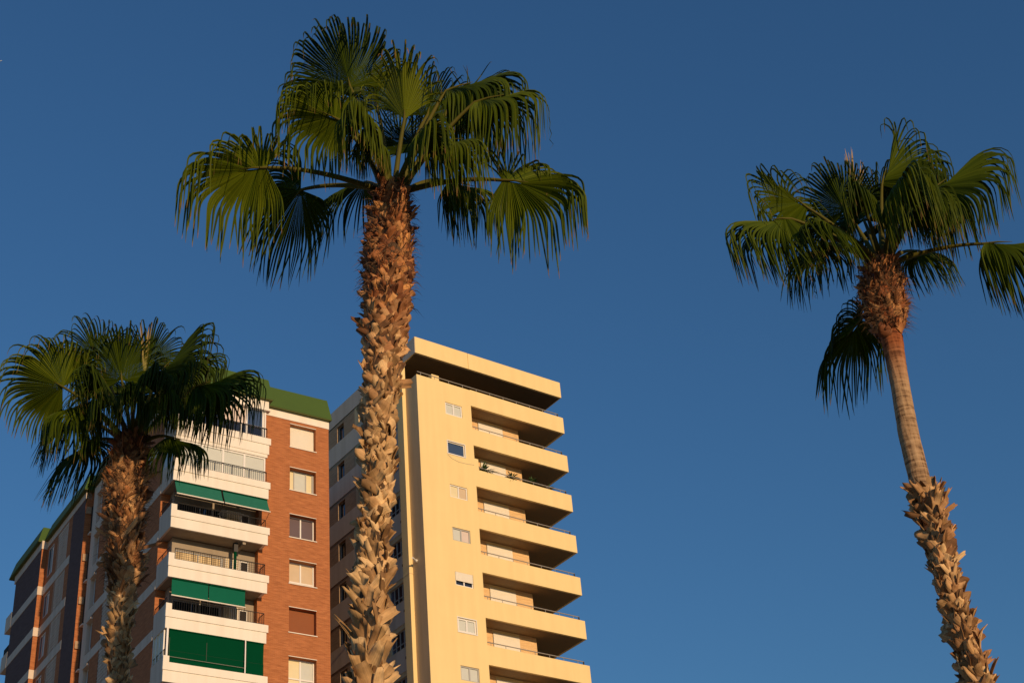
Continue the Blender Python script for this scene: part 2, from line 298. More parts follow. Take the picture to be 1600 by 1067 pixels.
# ------------------------------------------------------------------ yellow tower
def yellow_tower():
    t = thing('apartment_tower', 'tall yellow apartment tower with stacked open balconies and flat roof, behind the middle palm', 'building', (-6.11649, 80.46787, 0), R_(37.85))
    s0, pt = 52.33, 2.885
    S_ = [s0-pt*k for k in range(17)]            # balcony slab undersides
    UW, UR = 4.0, 11.42
    zw = [51.19, 48.38, 45.37, 42.48, 39.59, 36.70, 33.80, 30.92]
    holes = [(2.04, 3.30, z, z+.86) for z in zw]
    w = MB(); P = front(0)
    wall(w, P, 0, UW, 0, 53.48, holes, .12, 'yellow_plaster')
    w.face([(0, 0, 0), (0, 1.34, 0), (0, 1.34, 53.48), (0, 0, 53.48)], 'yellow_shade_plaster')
    w.face([(UW, 0, 0), (UW, .2, 0), (UW, .2, 53.48), (UW, 0, 53.48)], 'yellow_plaster')
    for k in range(16):                          # right jamb of the wall inside each balcony opening
        w.face([(UW, .2, S_[k+1]+1.2), (UW, 1.2, S_[k+1]+1.2), (UW, 1.2, S_[k]), (UW, .2, S_[k])], 'yellow_plaster')
    w.box((.14, .14, 53.30), (UW-.02, 1.3, 53.38), 'yellow_plaster')
    w.face([(0, 0, 53.48), (UW, 0, 53.48), (UW, .14, 53.48), (0, .14, 53.48)], 'yellow_plaster')
    w.face([(.14, .14, 53.3), (UW, .14, 53.3), (UW, .14, 53.48), (.14, .14, 53.48)], 'yellow_plaster')
    w.build('front_wall', t)
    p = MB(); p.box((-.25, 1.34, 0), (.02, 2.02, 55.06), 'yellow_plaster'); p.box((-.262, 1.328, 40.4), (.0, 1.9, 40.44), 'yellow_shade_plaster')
    p.build('pilaster', t)
    # left side wall: cream bands and brown brick strips
    zb = [55.05-2.88*k for k in range(19)]
    hs = []
    for z in zb:
        hs.append((9.02, 9.9, z-1.47, z-.25)); hs.append((2.25, 4.05, z-1.42, z-.28)); hs.append((5.4, 7.1, z-1.42, z-.28))
    hs = [h for h in hs if h[2] > 2]
    sw = MB(); L = left(0)
    for k, z in enumerate(zb):
        lo = max(z-1.47, .0)
        hh = [h for h in hs if abs(h[3]-z) < .4]
        wall(sw, L, 7.6, 18, lo, z, [h for h in hh if h[0] > 7.6], .22, 'brown_brick')
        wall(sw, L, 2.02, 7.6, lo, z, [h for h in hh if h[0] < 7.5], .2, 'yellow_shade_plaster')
        if lo > 1.42:
            sw.box((-.03, 2.02, z-2.88), (.2, 18, lo), 'grey_white_plaster')
    sw.build('side_wall', t)
    ib = random.Random(4)
    for h in hs:
        if h[2] < 30: continue
        if h[0] > 8: window(t, L, h[0], h[1], h[2], h[3], .2, [(1, 'glass_dark')], 'grey_frame', .04)
        else: window(t, L, h[0], h[1], h[2], h[3], .14, [(1, 'glass_blue'), (1, 'glass_dark'), (1, 'glass_dark'), (1, 'glass_blue')], 'grey_frame', .05, transom=h[2]+.35)
    v = MB()
    for z in zb[3:8]: v.box((-.035, 2.3, z-2.2), (.01, 2.44, z-2.04), 'dark_room')
    v.build('air_vent', t)
    # core and balcony back wall
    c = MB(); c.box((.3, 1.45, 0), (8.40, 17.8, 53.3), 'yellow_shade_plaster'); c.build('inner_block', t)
    bw = MB()
    for k in range(1, 17):
        z0, z1 = S_[k]+.2, S_[k-1]
        bw.face([(UW, 1.2, z0), (5.30, 1.2, z0), (5.30, 1.2, z1), (UW, 1.2, z1)], 'ochre_brick')
        bw.face([(5.30, 1.2, z1-.22), (7.24, 1.2, z1-.22), (7.24, 1.2, z1), (5.30, 1.2, z1)], 'yellow_plaster')
        bw.face([(7.24, 1.2, z0), (8.5, 1.2, z0), (8.5, 1.2, z1), (7.24, 1.2, z1)], 'ochre_brick')
        bw.face([(8.5, 1.2, z0), (8.5, 17, z0), (8.5, 17, z1), (8.5, 1.2, z1)], 'ochre_brick')
    bw.build('balcony_back_wall', t)
    for k in range(1, 9):
        z0, z1 = S_[k]+.2, S_[k-1]-.22
        window(t, front(1.2), 5.30, 7.24, z0, z1, .06, [(1, 'pane_cream'), (1, 'pane_cream')], None, shutter=(z0+.02+(.0 if k != 4 else .0), 'cream_shutter'))
    # balconies
    for k in range(0, 17):
        s = S_[k]; b = MB()
        b.box((UW, 0, s), (UR, .15, s+1.19), 'yellow_plaster')
        b.box((UR-.15, .15, s), (UR, 6.0, s+1.19), 'yellow_plaster')
        x0 = UW+.003
        b.box((x0, .15, s+.012), (UR-.15, 6.0, s+.2), 'yellow_plaster')
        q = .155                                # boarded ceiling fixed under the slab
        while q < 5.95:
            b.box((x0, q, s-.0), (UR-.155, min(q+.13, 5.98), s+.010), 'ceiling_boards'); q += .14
        bo = b.build('balcony', t)
        r = MB(); zt = s+1.41; a = UW+.05 if k else .1
        r.tube([(a, .07, zt), (UR-.35, .07, zt)], .03, 'rail_metal', 6)
        x = a+.25
        while x < UR-.3: r.tube([(x, .07, s+1.19), (x, .07, zt)], .018, 'rail_metal', 5); x += 1.05
        r.box((UR-.42, .045, s+1.2), (UR-.35, .095, zt+.02), 'dark_metal')
        r.build('railing', bo)
        if k > 11: break
    # wall windows of the front, each as it stands
    kinds = [
        dict(panes=[(1, 'pane_pale'), (1, 'pane_pale')], fm='white_frame', fw=.09),
        dict(panes=[(1, 'glass_blue')], fm='white_frame', fw=.06, surround='white_frame', label='single dark blue pane in white surround'),
        dict(panes=[(1, 'pane_cream'), (1, 'beige_blind')], fm='white_frame', fw=.07),
        dict(panes=[(1, 'pane_pale'), (1, 'pane_pink')], fm='grey_frame', fw=.07),
        dict(panes=[(1, 'glass_dark'), (1, 'glass_dark')], fm='white_frame', fw=.07, shutter=1, label='window with roller shutter two thirds down'),
        dict(panes=[(1, 'pane_pale'), (1, 'pane_pale')], fm='white_frame', fw=.10, surround='white_frame'),
        dict(panes=[(1, 'pane_pale'), (1, 'pane_pale')], fm='grey_frame', fw=.07),
        dict(panes=[(1, 'pane_pale'), (1, 'pane_pale')], fm='grey_frame', fw=.07)]
    for z, k in zip(zw, kinds):
        k = dict(k)
        if k.get('shutter'): k['shutter'] = (z+.30, 'cream_shutter')
        window(t, P, 2.04, 3.30, z, z+.86, .10, **k)
    # penthouse and roof
    ph = MB(); ph.box((.6, 3.6, 53.3), (9.2, 15, 55.05), 'dark_soffit')
    for x in (3.2, 7.4): ph.box((x, 3.2, 53.3), (x+.35, 3.55, 55.06), 'dark_room')
    ph.build('penthouse', t)
    te = MB(); te.box((1.50, .55, 53.3), (2.05, 1.0, 54.26), 'yellow_plaster'); te.build('terrace_pier', t)
    rf = MB(); rf.box((0, 0, 55.1), (4.0, 18, 56.30), 'yellow_plaster'); rf.box((4.0, -.045, 55.07), (11.43, 14, 56.26), 'yellow_plaster')
    rf.box((0.05, .1, 55.052), (11.35, 13.9, 55.066), 'dark_soffit'); rf.box((-.025, .02, 55.102), (-.002, 18, 56.298), 'grey_white_plaster'); rf.build('roof', t)  # thin grey panel puts shade into the colour of the left edge
    sd_ = MB(); sd_.tube([(.02, .9, 41.05), (-.10, .86, 41.05)], .09, 'white_frame', 8); sd_.tube([(-.06, .88, 41.05), (-.50, .55, 41.0)], .055, 'white_frame', 8)
    sd_.build('wall_spotlight', t)
    sc = MB(); sc.box((UW-.0, .0, S_[2]+1.19), (UW+.28, .06, S_[2]+1.95), 'yellow_plaster'); sc.build('screen_panel', t)
    cbl = MB(); pts = [(2.0, -.012, 48.25), (2.3, -.012, 48.05), (2.8, -.012, 47.93), (3.4, -.012, 47.95), (3.95, -.012, 48.02)]; cbl.tube(pts, .009, 'grey_frame', 5); cbl.build('cable', t)
    return t, S_
YT, YS = yellow_tower()
YM = Matrix.Translation((-6.11649, 80.46787, 0)) @ Matrix.Rotation(R_(37.85), 4, 'Z')

def pot_plant(name, label, loc, h, kind, seed, flowers=False):
    r = random.Random(seed); t = thing('potted_plant', label, 'plant', tuple(YM @ Vector(loc)), R_(37.85), 'potted plants on the yellow tower balcony')
    p = MB(); p.tube([(0, 0, 0), (0, 0, .22), (0, 0, .25)], [.09, .13, .14], 'terracotta', 12); p.build('pot', t)
    f = MB()
    for i in range(90 if kind == 'bush' else 60):
        an = r.uniform(0, 6.28); el = r.uniform(.1, 1.5) if kind == 'bush' else r.uniform(-.6, 1.2)
        d = Vector((math.cos(an)*math.cos(el), math.sin(an)*math.cos(el), math.sin(el)))
        L = h*r.uniform(.5, 1); b = Vector((0, 0, .22))+d*L*.3*r.random(); w = d.cross(Vector((0, 0, 1))).normalized()*.05
        m1 = b+d*L*.5; m2 = b+d*L+Vector((0, 0, -.25*L)); mt = 'red_flower' if flowers and r.random() < .2 else 'plant_leaf'
        f.face([b-w*.3, b+w*.3, m1+w, m1-w], mt); f.face([m1-w, m1+w, m2], mt)
    f.build('foliage', t)
zf = YS[2]+.2
pot_plant('', 'tall leafy green potted plant at the left end of the yellow tower balcony', (4.85, .45, zf+.85), .95, 'bush', 1)
pot_plant('', 'trailing green potted plant in front of the ochre brick pier on the yellow tower balcony', (7.0, .33, zf+.98), .60, 'trail', 2)
pot_plant('', 'shaded potted plant to the right of the ochre brick pier on the yellow tower balcony', (8.7, .6, zf+1.05), .75, 'bush', 3)
pot_plant('', 'low potted plant with red flowers near the right end of the yellow tower balcony', (9.9, .33, zf+.96), .42, 'trail', 4, True)
def plant_stand(x, y, top):
    s = MB(); M4 = YM
    t = thing('plant_stand', 'narrow metal plant stand behind the balcony parapet carrying the %s' % x[1], 'plant stand', tuple(M4 @ Vector((x[0], y, zf))), R_(37.85))
    for a in (-.08, .08):
        for b in (-.08, .08): s.tube([(a, b, 0), (a, b, top-.02)], .01, 'dark_metal', 5)
    s.box((-.1, -.1, top-.02), (.1, .1, top), 'dark_metal'); s.build('frame', t)
plant_stand((4.85, 'tall leafy plant'), .45, .85); plant_stand((7.0, 'trailing plant'), .33, .98)
plant_stand((8.7, 'shaded plant'), .6, 1.05); plant_stand((9.9, 'red flowering plant'), .33, .96)

# ------------------------------------------------------------------ brick block
BO = (-19.25762, 73.62305, 0); BYAW = R_(34.7); BM = Matrix.Translation(BO) @ Matrix.Rotation(BYAW, 4, 'Z')
def railing(mb, pts, z0, z1, m='dark_metal', step=.13, mesh=False, post=.009):
    for a, b in zip(pts[:-1], pts[1:]):
        a = Vector(a); b = Vector(b); L = (b-a).length
        mb.tube([(a.x, a.y, z1), (b.x, b.y, z1)], .025, m, 5); mb.tube([(a.x, a.y, z0+.06), (b.x, b.y, z0+.06)], .012, m, 5)
        k = max(1, int(L/step))
        for i in range(k+1):
            p = a.lerp(b, i/k); mb.tube([(p.x, p.y, z0), (p.x, p.y, z1)], post if i % 8 else .02, m, 4)
        if mesh:
            z = z0+.15
            while z < z1: mb.tube([(a.x, a.y, z), (b.x, b.y, z)], .007, m, 4); z += .12
def lattice(mb, P, a0, a1, z0, z1):
    pbox(mb, P, a0, a1, .16, .18, z0, z1, 'dark_room'); c = .23
    a = a0
    while a < a1: pbox(mb, P, a, a+.055, .0, .05, z0, z1, 'grey_white_plaster'); a += c
    z = z0; r = 0
    while z < z1-.03:
        pbox(mb, P, a0, a1, .004, .046, z, z+.055, 'grey_white_plaster')
        a = a0+(c/2 if r % 2 else c*.25)
        while a < a1-.03: pbox(mb, P, a, a+.06, .008, .04, z+.055, min(z1, z+.16), 'grey_white_plaster'); a += c
        z += c; r += 1
def brick_block():
    t = thing('apartment_block', 'red brick apartment block with cream balconies, green awnings and green roof', 'building', BO, BYAW)
    sl = [46.53, 43.63, 40.74, 37.81, 34.89, 31.97, 29.05, 26.13]
    low = [26.13-2.92*k for k in range(1, 9)]
    # right hand brick wall with its column of windows
    tops = [49.40, 46.45, 43.38, 40.50, 37.60, 34.70, 31.8, 28.9]; hts = [1.55, 1.47, 1.45, 1.45, 1.48, 1.5, 1.48, 1.48]
    tp = tops+[26.0-2.92*k for k in range(8)]; ht = hts+[1.48]*8
    holes = [(7.33, 9.0, a-b, a) for a, b in zip(tp, ht)]
    w = MB(); P = front(.7)
    wall(w, P, 5.42, 9.86, 0, 49.64, holes, .38, 'red_brick')
    w.face([(5.42, .7, 0), (5.42, 1.15, 0), (5.42, 1.15, 50), (5.42, .7, 50)], 'red_brick')
    w.face([(9.86, .7, 0), (9.86, 28, 0), (9.86, 28, 49.64), (9.86, .7, 49.64)], 'red_brick')
    w.build('brick_wall', t)
    b = MB(); b.box((5.5, .67, 49.64), (9.88, 1.2, 50.24), 'cream_plaster'); b.box((-.02, -.02, 49.5), (5.62, .66, 50.14), 'cream_plaster'); b.build('cornice', t)
    K = [dict(panes=[(1, 'glass_dark')], fm=None, shutter='cream_shutter', sh=.02),
         dict(panes=[(.8, 'pane_cream'), (1.5, 'pane_pale'), (.8, 'pane_cream'), (.18, 'glass_dark')], fm='grey_frame', fw=.05),
         dict(panes=[(1, 'purple_blind'), (1, 'purple_blind')], fm='white_frame', fw=.07),
         dict(panes=[(1, 'beige_blind'), (1, 'beige_blind')], fm='white_frame', fw=.08, tr=.24),
         dict(panes=[(1, 'glass_dark')], fm=None, shutter='brown_shutter', sh=.02),
         dict(panes=[(1, 'pane_cream'), (1, 'pane_pale')], fm='white_frame', fw=.08, tr=.38),
         dict(panes=[(1, 'pane_pale'), (1, 'pane_pale')], fm='white_frame', fw=.08), dict(panes=[(1, 'pane_pale'), (1, 'pane_pale')], fm='white_frame', fw=.08)]
    for (a, b_), k in zip(zip(tops, hts), K):
        k = dict(k); sh = k.pop('sh', 0); tr = k.pop('tr', None)
        if 'shutter' in k: k['shutter'] = (a-b_+sh, k['shutter'])
        if tr: k['transom'] = a-b_+tr
        window(t, P, 7.33, 9.0, a-b_, a, .36, sill='cream_plaster', **k)
    # loggia back wall, ceiling, balconies
    for i, s in enumerate(sl+low):
        b = MB()
        b.box((0, 0, s), (5.69, .12, s+.62), 'cream_plaster'); b.box((-.03, -.045, s+.625), (5.78, .12, s+1.05), 'cream_plaster')
        b.box((-.026, -.041, s+1.052), (.30, .12, s+1.39), 'cream_plaster')
        b.box((0, .123, s), (.12, 1.80, s+1.39), 'grey_white_plaster')
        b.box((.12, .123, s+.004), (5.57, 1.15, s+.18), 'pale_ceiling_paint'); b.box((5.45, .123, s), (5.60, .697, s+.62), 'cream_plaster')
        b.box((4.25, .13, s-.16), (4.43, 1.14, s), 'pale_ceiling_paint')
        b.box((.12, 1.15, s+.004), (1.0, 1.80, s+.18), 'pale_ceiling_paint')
        bo = b.build('balcony', t)
        if i > 6: continue
        r = MB(); z1 = s+1.73
        if i != 2: railing(r, [(.35, .05, 0), (5.55, .05, 0), (5.55, .69, 0)], s+1.05, z1, mesh=(i == 3))
        else: railing(r, [(.35, .05, 0), (5.55, .05, 0), (5.55, .69, 0)], s+1.05, s+1.55)
        if i >= 2: railing(r, [(.05, .05, 0), (.05, 1.78, 0)], s+1.39, s+1.75)
        r.build('railing', bo)
    bw = MB(); Q = front(1.15)
    for i, s in enumerate((sl+low)[:-1]):
        z1 = s+2.9 if i else 49.6
        hh = [(.75, 3.55, s+.2, s+2.22), (4.55, 5.05, s+.2, s+2.28)]
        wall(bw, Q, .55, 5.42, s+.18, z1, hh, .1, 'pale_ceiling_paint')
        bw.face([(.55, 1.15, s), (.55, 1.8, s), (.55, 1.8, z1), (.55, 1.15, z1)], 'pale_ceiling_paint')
        bw.face([(0, 1.8, s+.6), (.55, 1.8, s+.6), (.55, 1.8, z1), (0, 1.8, z1)], 'red_brick')
    bw.build('loggia_wall', t)
    for i, s in enumerate(sl[2:7]):
        c = 'curtain_cream' if i in (1,) else 'glass_dark'
        window(t, Q, .75, 3.55, s+.2, s+2.22, .08, [(1.2, c), (1.2, c), (.1, 'grey_frame')], 'grey_frame', .06)
        window(t, Q, 4.55, 5.05, s+.2, s+2.28, .08, [(1, 'dark_room')], 'white_frame', .07)
        m = MB(); m.box((3.66, 1.08, s+.2), (4.48, 1.146, s+2.3), 'cream_shutter')
        for q in range(7): m.box((3.70+q*.11, 1.055, s+.25), (3.75+q*.11, 1.082, s+2.25), 'curtain_cream')
        m.build('shutter_door', t)
    # glazed-in balconies (two upper floors)
    G = front(.06)
    window(t, G, .32, 5.5, sl[0]+1.07, 49.48, .08, [(1.2, 'pane_pink'), (1.1, 'glass_dark'), (1.2, 'pane_pink'), (.35, 'pane_pink'), (1.0, 'glass_blue'), (.18, 'pane_pink')], 'white_frame', .09, transom=sl[0]+1.75, trm='glass_dark', label='glazed balcony with pink blinds and one dark pane')
    window(t, G, .32, 5.5, sl[1]+1.07, sl[0]-.22, .08, [(1.1, 'pane_pale')]*4, 'white_frame', .10, label='glazed balcony with four pale blinds')
    hd = MB(); hd.box((.05, .03, sl[0]-.215), (5.6, .3, sl[0]-.003), 'cream_plaster'); hd.build('glazing_head', t)
    hd = MB(); hd.box((.0, -.1, 49.42), (5.7, .25, 49.497), 'cream_plaster'); hd.build('glazing_head', t)
    for za_, zb2 in ((sl[1]+1.4, sl[0]-.004), (sl[0]+1.4, 49.48)):
        sg = MB(); sg.box((.04, .2, za_), (.09, 1.75, zb2), 'pane_pale')
        for q in (.2, .95, 1.7): sg.box((.0, q, za_+.001), (.10, q+.07, zb2-.001), 'white_frame')
        sg.build('side_glazing', t)
    # side glazing of the balcony with drop awnings
    s5 = sl[5]; sg = MB(); sg.box((.05, .25, s5+1.4), (.09, 1.7, sl[4]-.003), 'pane_cream')
    for q in (.2, .7, 1.2, 1.66): sg.box((.02, q, s5+1.4), (.10, q+.08, sl[4]-.004), 'white_frame')
    sg.build('side_glazing', t)
    # awnings
    def awning(u0_, u1_, zt, zb, nt_, nb, m, bar='cream_plaster', label=None):
        a = MB(); kk = 14
        for i in range(kk):
            z0, z1 = zt+(zb-zt)*i/kk, zt+(zb-zt)*(i+1)/kk; n0, n1 = nt_+(nb-nt_)*i/kk, nt_+(nb-nt_)*(i+1)/kk
            sg0 = .03*math.sin(math.pi*i/kk); sg1 = .03*math.sin(math.pi*(i+1)/kk)
            a.face([(u0_, n0+sg0, z0), (u1_, n0+sg0, z0), (u1_, n1+sg1, z1), (u0_, n1+sg1, z1)], m)
        o = a.build('awning', t)
        if label: o['label'] = label
        b = MB(); b.box((u0_+.02, nt_+.02, zb), (u0_+.04, nt_+.035, zt), 'dark_metal'); b.tube([(u0_-.02, nb, zb), (u1_+.02, nb, zb)], .035, bar, 8); b.tube([(u0_, nt_, zt-.01), (u1_, nt_, zt-.01)], .045, 'awning_deep', 8)
        b.tube([(u0_+.03, .03, zb-.25), (u0_+.03, nb, zb)], .014, 'dark_metal', 5); b.tube([(u1_-.03, .03, zb-.25), (u1_-.03, nb, zb)], .014, 'dark_metal', 5)
        b.build('front_bar', o)
    z = sl[1]-.06
    awning(.12, 2.82, z, z-.97, .03, -.42, 'awning_faded'); awning(2.93, 5.62, z, z-.97, .03, -.42, 'awning_faded')
    z = sl[3]-.08
    awning(.25, 2.30, z, z-.97, .02, -.02, 'awning_green'); awning(2.35, 4.42, z, z-.97, .02, -.02, 'awning_green')
    z = sl[4]-.04
    awning(.26, 2.30, z, z-1.87, .0, -.0, 'awning_deep'); awning(2.305, 4.42, z, z-1.87, .0, -.0, 'awning_deep'); awning(4.53, 5.55, z, z-1.9, .0, -.0, 'awning_deep')
    fr = MB(); fr.box((.10, -.02, sl[5]+1.39), (.20, .05, sl[4]-.01), 'white_frame'); fr.box((4.45, -.06, sl[5]+1.05), (4.51, -.02, sl[4]-.01), 'white_frame')
    fr.tube([(.3, -.06, sl[5]+1.35), (4.45, -.06, sl[5]+1.33)], .012, 'rail_metal', 5); fr.build('awning_post', t)
    pole = MB(); pole.tube([(3.98, .5, sl[3]+.18), (3.98, .5, sl[2]-.01)], .085, 'awning_deep', 10); pole.box((3.86, .4, sl[2]-.55), (4.10, .62, sl[2]-.01), 'dark_metal'); pole.build('folded_parasol', t)
    # left side wall (n direction)
    L = left(0); sw = MB()
    alls = [49.45]+sl+low
    zcuts = alls
    for k in range(len(zcuts)-1):
        z1 = zcuts[k]; z0 = zcuts[k+1]+.6
        wall(sw, L, 1.8, 8.9, z0, z1, [], .25, 'red_brick')
        wall(sw, L, 10.72, 12.3, z0, z1, [], .2, 'red_brick')
        sw.face([(.25, 12.3, z0), (.25, 13.2, z0), (.25, 13.2, z1), (.25, 12.3, z1)], 'red_brick')
        sw.face([(0, 12.3, z0), (.25, 12.3, z0), (.25, 12.3, z1), (0, 12.3, z1)], 'red_brick')
        sw.box((-.03, 1.81, z0-.6), (.3, 13.2, z0), 'grey_white_plaster')
    sw.box((-.03, 13.2, 0), (.3, 13.96, 50.0), 'grey_white_plaster'); sw.box((-.03, .7, 49.45), (.3, 13.2, 50.0), 'grey_white_plaster')
    sw.build('side_wall', t)
    for k in range(5):
        z1 = zcuts[k]; z0 = zcuts[k+1]+.6
        la = MB(); lattice(la, L, 8.9, 10.72, z0, z1); la.build('lattice_panel', t)
        window(t, L, 12.45, 13.1, z0+.35, z1-.3, .22, [(1, 'glass_dark')], 'white_frame', .07)
        ca = MB(); ca.box((-.12, 12.35, z1-.28), (.25, 13.19, z1-.16), 'grey_white_plaster'); ca.build('window_canopy', t)
    # roof: mansards with green sheet
    rf = MB()
    def mans(u0_, u1_, n0, n1, z0, z1, i, m='roof_green', il=None):
        il = i if il is None else il
        lo = [(u0_, n0, z0), (u1_, n0, z0), (u1_, n1, z0), (u0_, n1, z0)]; hi = [(u0_+il, n0+i, z1), (u1_-.16, n0+i, z1), (u1_-.16, n1-.1, z1), (u0_+il, n1-.1, z1)]
        rf.hexa(lo, hi, m); rf.box((u0_+.02, n0+.02, z0-.05), (u1_-.02, n1-.02, z0-.002), 'roof_edge')
    mans(-.30, 5.82, -.22, 13.96, 50.17, 51.75, .42)
    mans(5.84, 9.98, .44, 13.9, 50.20, 51.72, .34, il=.0)
    mans(-.62, 9.9, 14.2, 22.3, 50.02, 51.3, .4); mans(-1.0, 9.85, 22.32, 28.9, 50.02, 51.25, .35)
    rf.build('roof', t)
    # recess and far part of the block
    fw = MB(); fl = left(-.36); f3 = left(-.74)
    zz = [49.45, 46.08, 43.18, 40.29, 37.37, 34.45, 31.5, 28.6, 25.7]
    fw.face([(.18, 13.96, 0), (.18, 14.5, 0), (.18, 14.5, 50), (.18, 13.96, 50)], 'red_brick')
    fw.face([(-.36, 14.5, 0), (.3, 14.5, 0), (.3, 14.5, 50), (-.36, 14.5, 50)], 'red_brick')
    wall(fw, fl, 14.5, 17.0, 0, 49.5, [], .2, 'shaded_brick')
    for k in range(len(zz)-1):
        z1, z0 = zz[k], zz[k+1]+.6
        fw.box((-.39, 17.0, z0-.6), (.0, 22.2, z0), 'grey_white_plaster')
        wall(fw, fl, 17.0, 17.8, z0, z1, [], .2, 'red_brick')
        wall(fw, fl, 19.9, 22.2, z0, z1, [(20.7, 21.75, z0+.45, z1-.25)], .3, 'red_brick')
        wall(fw, f3, 22.2, 27.9, z0, z1, [], .2, 'shaded_brick'); fw.box((-.77, 22.17, z0-.6), (-.3, 27.9, z0), 'grey_white_plaster')
        fw.face([(-.74, 22.2, z0), (-.3, 22.2, z0), (-.3, 22.2, z1), (-.74, 22.2, z1)], 'red_brick')
    fw.box((-.39, 14.5, 49.5), (.0, 22.2, 50.0), 'grey_white_plaster'); fw.box((-.77, 22.17, 49.4), (-.3, 28.2, 50.0), 'grey_white_plaster')
    fw.box((-.37, 19.7, 0), (.3, 19.78, 49), 'red_brick')
    fw.box((-.3, 14.6, 0), (9.8, 27.8, 49.9), 'red_brick'); fw.box((.32, 2.2, 0), (9.8, 14.5, 49.9), 'red_brick')
    fw.build('rear_wing', t)
    for k in range(6):
        z1, z0 = zz[k], zz[k+1]+.6
        la = MB(); lattice(la, fl, 17.8, 19.9, z0, z1); la.build('lattice_panel', t)
        window(t, fl, 20.7, 21.75, z0+.45, z1-.25, .05, [(1, 'pane_pale'), (1, 'glass_dark')], 'grey_frame', .06)
        b = MB(); b.box((-.80, 27.9, z0-.6), (-.1, 29.2, z0+.55), 'grey_white_plaster'); bo = b.build('balcony', t)
        if k:
            r = MB(); railing(r, [(-.7, 27.95, 0), (-.7, 29.1, 0)], z0+.55, z0+1.1, step=.1, post=.02); r.build('railing', bo)
    for k in range(7):
        z1 = zz[k]-.35
        if k == 0: z1 = 49.0
        ck = MB(); ck.box((.02, 14.05, z1-2.0), (.17, 14.42, z1-.1), 'dark_room'); w_ = ck.build('stair_window', t)
        ck = MB(); ck.box((-.10, 14.0, z1-2.08), (.17, 14.46, z1-2.003), 'cream_plaster'); ck.build('window_sill', w_)
        ck = MB(); ck.box((-.30, 14.40, z1-.60), (.0, 14.497, z1-.12), 'brown_brick'); ck.build('shadow_box', t)  # added brown box standing in for the shadow squares on the strip
    return t, sl
BT, BS = brick_block()
# loose things on the balcony under the sloped awnings
def on_b(name, label, cat, loc): return thing(name, label, cat, tuple(BM @ Vector(loc)), BYAW)
c = on_b('folding_chair', 'white slatted folding chair behind the cream parapet under the sloped green awnings', 'chair', (4.88, .62, BS[2]+.184))
k = MB()
for x in range(6): k.box((-.24+x*.085, .0, .45), (-.19+x*.085, .02, 1.12+.05*math.sin(x*.6)), 'white_paint')
k.box((-.25, -.005, 1.0), (.25, .025, 1.05), 'white_paint'); k.build('backrest', c)
k = MB(); k.box((-.25, -.42, .43), (.25, 0, .46), 'white_paint'); k.build('seat', c)
for x in (-.23, .23):
    k = MB(); k.tube([(x, -.4, 0), (x, .02, .9)], .014, 'white_paint', 6); k.build('leg', c)
    k = MB(); k.tube([(x*.9, .05, 0), (x*.9, -.38, .44)], .014, 'white_paint', 6); k.build('leg', c)
c = on_b('clothes_airer', 'pale clothes airer with parallel rods on the balcony under the sloped green awnings', 'clothes airer', (3.6, .62, BS[2]+.184))
k = MB()
for y in range(6): k.tube([(-.55, -.3+y*.12, 1.62), (.75, -.3+y*.12, 1.62)], .012, 'white_paint', 5)
k.tube([(-.55, -.3, 1.62), (-.55, .3, 1.62)], .014, 'white_paint', 5); k.tube([(.75, -.3, 1.62), (.75, .3, 1.62)], .014, 'white_paint', 5); k.build('rack', c)
for x in (-.55, .75):
    k = MB(); k.tube([(x, -.25, 0), (x, .05, 1.62)], .014, 'white_paint', 5); k.build('leg', c)

# ------------------------------------------------------------------ palms
def at(x, y, Y):
    v = FW*FPX + RT*(x-800) - UP*(y-533.5); return CAM + v*(Y/v.y)
def depth(p): return (p-CAM).dot(FW)
def lerp_path(path, z):
    for (p, r), (q, s) in zip(path[:-1], path[1:]):
        if q.z <= z <= p.z:
            f = (z-q.z)/(p.z-q.z); f = f; return q.lerp(p, f), s+(r-s)*f, (p-q).normalized()
    p, r = path[0] if z > path[0][0].z else path[-1]; return p, r, Vector((0, 0, 1))
def make_path(px, Y):
    pth = []
    for x, y, r in px:
        p = at(x, y, Y); pth.append((p, r*depth(p)/FPX))
    (p1, r1), (p2, r2) = pth[-2], pth[-1]
    d = (p2-p1); sx = d.x/d.z; sy = d.y/d.z
    base = Vector((p2.x-sx*p2.z*.35, p2.y, 0)); pth.append((Vector(((p2.x+base.x)/2, p2.y, p2.z*.5)), r2*1.03)); pth.append((base, r2*1.3))
    return pth
def core(path, zs, scale, name, parent, matname, zr=None, rough=.0, seed=0):
    r = random.Random(seed); mb = MB(); K = 28; first = True; rows = []
    for z in zs:
        c_, rad, t = lerp_path(path, z); a = t.cross(Vector((0, 1, 0))).normalized(); b = a.cross(t)
        sc = scale(z) if callable(scale) else scale
        wob = 1+rough*r.uniform(-1, 1); i0 = len(mb.v)
        for k in range(K):
            an = 2*math.pi*k/K; q = rad*sc*wob*(1+rough*r.uniform(-1, 1)); mb.v.append(tuple(c_+(a*math.cos(an)+b*math.sin(an))*q))
            mb.at['along'].append(0 if not zr else max(0, min(1, (z-zr[0])/(zr[1]-zr[0]))))
        if rows:
            for k in range(K):
                p, q = rows[-1]+k, rows[-1]+(k+1) % K; mb.f.append((p, q, i0+(k+1) % K, i0+k)); mb.mi.append(mb.m(matname))
        rows.append(i0)
    return mb.build(name, parent, smooth=True)
